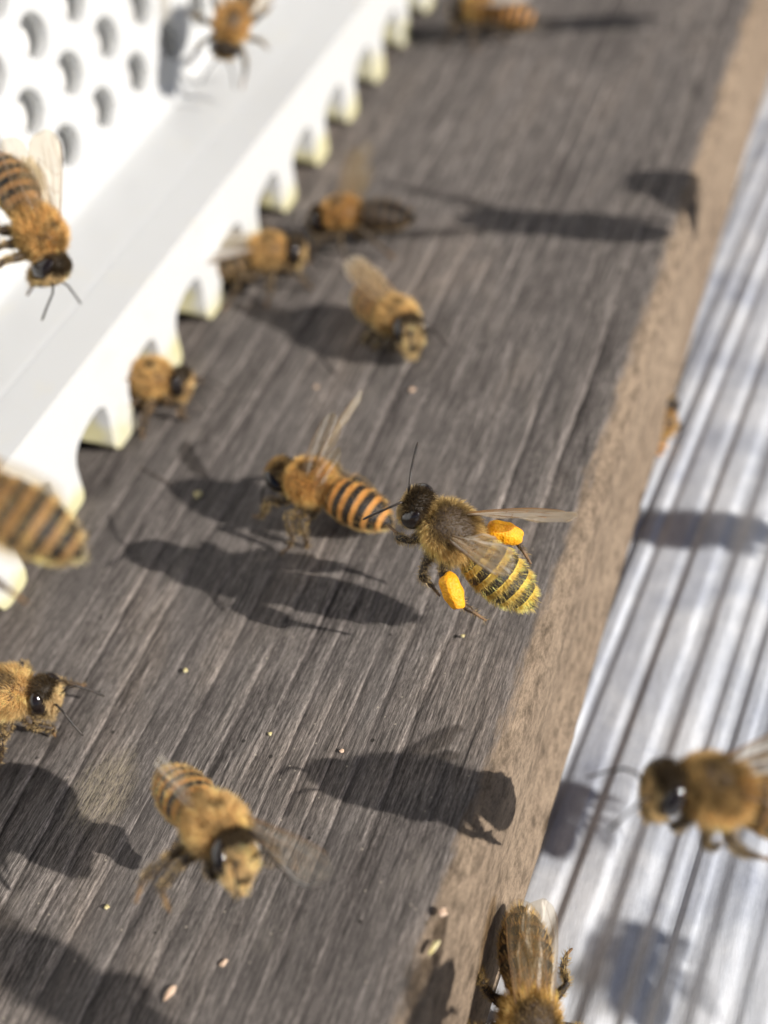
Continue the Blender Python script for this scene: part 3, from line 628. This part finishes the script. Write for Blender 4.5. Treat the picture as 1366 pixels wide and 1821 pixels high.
# 10
make_bee('blurred honeybee standing on the board at the top edge of the picture', at(850, 14, .42), dirc(172, -.3), Zup, M_ORANGE, 1.0,
    legs='walk', seed=20, fur=9000, wings=[FOLD(1), FOLD(-1)], hair=dict(th=(.62, .36, .10), hd=(.3, .2, .1), ab=(.40, .27, .12), bl=(.4, .3, .14)))
# 11
make_bee('very blurred honeybee nearest the camera, only its tail showing at the left edge', at(-92, 842, 3.9), dirc(156, .1), cw(.1, .75, .65), M_BROWN, 1.0,
    legs='fly', seed=21, fur=16000, wings=[(1, ('cam', -26, .25), ('cam', -112, .2), .9, m_wing_faint), (-1, ('cam', -18, .3), ('cam', -105, .3), .9, m_wing_faint)], band_f=.9, hair=dict(th=(.55, .34, .12), hd=(.3, .2, .1), ab=(.60, .44, .20), bl=(.66, .52, .22)))
# 12
make_bee('golden honeybee standing on the board at the left edge, facing right with glossy eyes', at(12, 1232, .47), dirc(2, .08), Zup, M_ORANGE, 1.0,
    legs='walk', seed=22, fur=26000, vox=.008, hw=.0036, hp=6, hy=-14, wings=[FOLD(1), FOLD(-1)],
    legfix={(0, -1): [(.12, .10, -.13), (.22, .20, -.22), (.30, .22, -.20), (.40, .20, -.27), (.37, .19, -.34)]},
    hair=dict(th=(.62, .41, .16), hd=(.52, .37, .18), ab=(.6, .4, .18), bl=(.66, .50, .26)))
# 13
make_bee('large honeybee flying over the metal sheet at the right edge, head to the left', at(1268, 1405, 1.05), dirc(171, .16), cw(.1, .78, .6), M_BROWN, .98,
    pr=.19, legs='tuck', seed=23, fur=30000, vox=.008, hw=.0036, hp=2, hy=10, wings=[(-1, ('cam', 27, .1), ('cam', -50, .88), 1.05, m_wing), (1, ('cam', -8, .3), ('cam', 80, .3), .9, m_wing_faint)],
    hair=dict(th=(.36, .23, .08), hd=(.14, .10, .04), ab=(.44, .29, .12), bl=(.66, .46, .20)))  # head fur darkened to paint in the backlit face
# 14
make_bee('honeybee on the metal sheet against the plank at the bottom, clear wings folded', at(944, 1822, -1.15), dirc(-92, .50), cw(.15, .25, .9), M_DARK, 1.0,
    band_f=.3, legs='walk', seed=24, fur=20000, vox=.0085, pr=.22, wings=[(*FOLD(1, .06), m_wing_faint), (*FOLD(-1, .12), m_wing_faint)], hair=dict(th=(.56, .36, .09), hd=(.4, .28, .1), ab=(.40, .27, .11), bl=(.6, .44, .12)))
# 15
make_bee('tiny yellow glimpse of a honeybee wedged under the plank beside the sheet', at(1180, 752, -1.58), dirc(75, .1), cw(.4, .3, .8), M_ORANGE, .7,
    legs='walk', seed=25, fur=6000, wings=[])
# bees just outside the picture whose shadows fall on the board and the sheet
def caster(px, py, h, z0, fwd, seed, label, sc=1.0, wings=None):
    p = at(px, py, z0) + SUN / SUN[2] * h
    make_bee(label, p, fwd, Zup, M_BROWN, sc, legs='tuck', seed=seed, fur=1500, vox=.014, hw=.01, wings=wings or [FOLD(1), FOLD(-1)], group='bees outside the picture')
caster(1190, 335, 1.7, 0, (.55, .5, .6), 31, 'brown bee flying over the metal sheet beyond the right edge, level with the top shadows')
caster(930, 395, 2.0, 0, (-.95, .2, .1), 32, 'brown bee flying high beyond the right edge over the sheet', 1.15, [(1, (.5, .5, .8), (-1, 0, 0), 1.1, m_wing_haze), (-1, (.2, -.5, .8), (-1, 0, 0), 1.1, m_wing_haze)])
caster(1050, 40, 1.5, 0, (.9, .1, .2), 33, 'brown bee flying beyond the right edge near the far end')
caster(110, 1755, 3.2, 0, at(240, 1821) - at(0, 1650), 36, 'brown bee flying close below the bottom edge')
caster(890, 1850, 1.7, 0, (.6, -.5, .2), 37, 'brown bee flying beyond the bottom right corner')
caster(1150, 1700, 5, -1.7, (.3, .9, .1), 38, 'brown bee flying beyond the right edge near the bottom', .65)
caster(1020, 1430, 4, -1.7, (.3, .9, .0), 39, 'brown bee flying beyond the right edge over the sheet near the bottom', .6)
caster(1290, 930, 5, -1.7, (.9, .2, .0), 40, 'brown bee flying beyond the right edge over the middle of the sheet')

# ------------------------------------------------------------------ pollen crumbs and splinters
n = NT('crumb'); m_crumb = n.set(color=n.ramp(n.noise(n.obj(), 20), [(.3, (.45, .36, .12)), (.7, (.75, .68, .42))]), rough=.8)
n = NT('crumb_pink'); m_crumb2 = n.set(color=n.ramp(n.noise(n.obj(), 20), [(.3, (.55, .36, .24)), (.7, (.72, .55, .42))]), rough=.8)
def crumb(px, py, size, mat, label, z=.015, stretch=1.0, seed=0, name='pollen_crumb', cat='crumb', yaw=0):
    r = np.random.default_rng(seed + 50); bm = bmesh.new(); bmesh.ops.create_icosphere(bm, subdivisions=3, radius=1)
    for v in bm.verts:
        k = 1 + .22 * math.sin(3 * v.co.x + seed) * math.cos(4 * v.co.y + seed * 2) + r.normal(0, .05)
        v.co = Vector((v.co.x * size * stretch, v.co.y * size, v.co.z * size * .65)) * k
    o = bm_obj(name, bm, mat, None, True); p = at(px, py, z); o.location = p; o.rotation_euler[2] = yaw
    tag(o, label, cat, 'crumbs on the board'); return o
crumb(352, 880, .045, m_crumb, 'pale yellow crumb at the tip of the orange banded bee\'s shadow', seed=1, z=.03)
crumb(330, 1192, .022, m_crumb, 'tiny yellow grain below the large central shadow', seed=2)
crumb(480, 1305, .018, m_crumb, 'tiny yellow grain on the grey grain in the lower middle', seed=3)
crumb(608, 1335, .020, m_crumb2, 'tiny pale grain just right of the lower middle', seed=4)
crumb(823, 1131, .018, m_crumb, 'tiny yellow grain right below the pollen bee', seed=5)
crumb(733, 693, .030, m_crumb2, 'small pink crumb below the hovering bee', seed=6, z=.02)
crumb(562, 688, .024, m_crumb2, 'small pink crumb below the hovering bee\'s shadow', seed=7)
crumb(787, 1622, .033, m_crumb2, 'round orange crumb near the plank edge at the bottom', seed=8, z=.03)
crumb(771, 1685, .022, m_crumb, 'white splinter beside the plank edge at the bottom', seed=9, stretch=3.0, name='splinter', cat='splinter', yaw=1.3)
crumb(302, 1765, .026, m_crumb2, 'long orange crumb lying in the grain at the bottom', seed=10, stretch=2.4, yaw=1.25)
crumb(190, 1613, .020, m_crumb, 'tiny white grain left of the golden flying bee\'s legs', seed=12)
crumb(398, 1712, .02, m_crumb2, 'small tan crumb below the golden flying bee', seed=13, stretch=1.8, yaw=1.2)
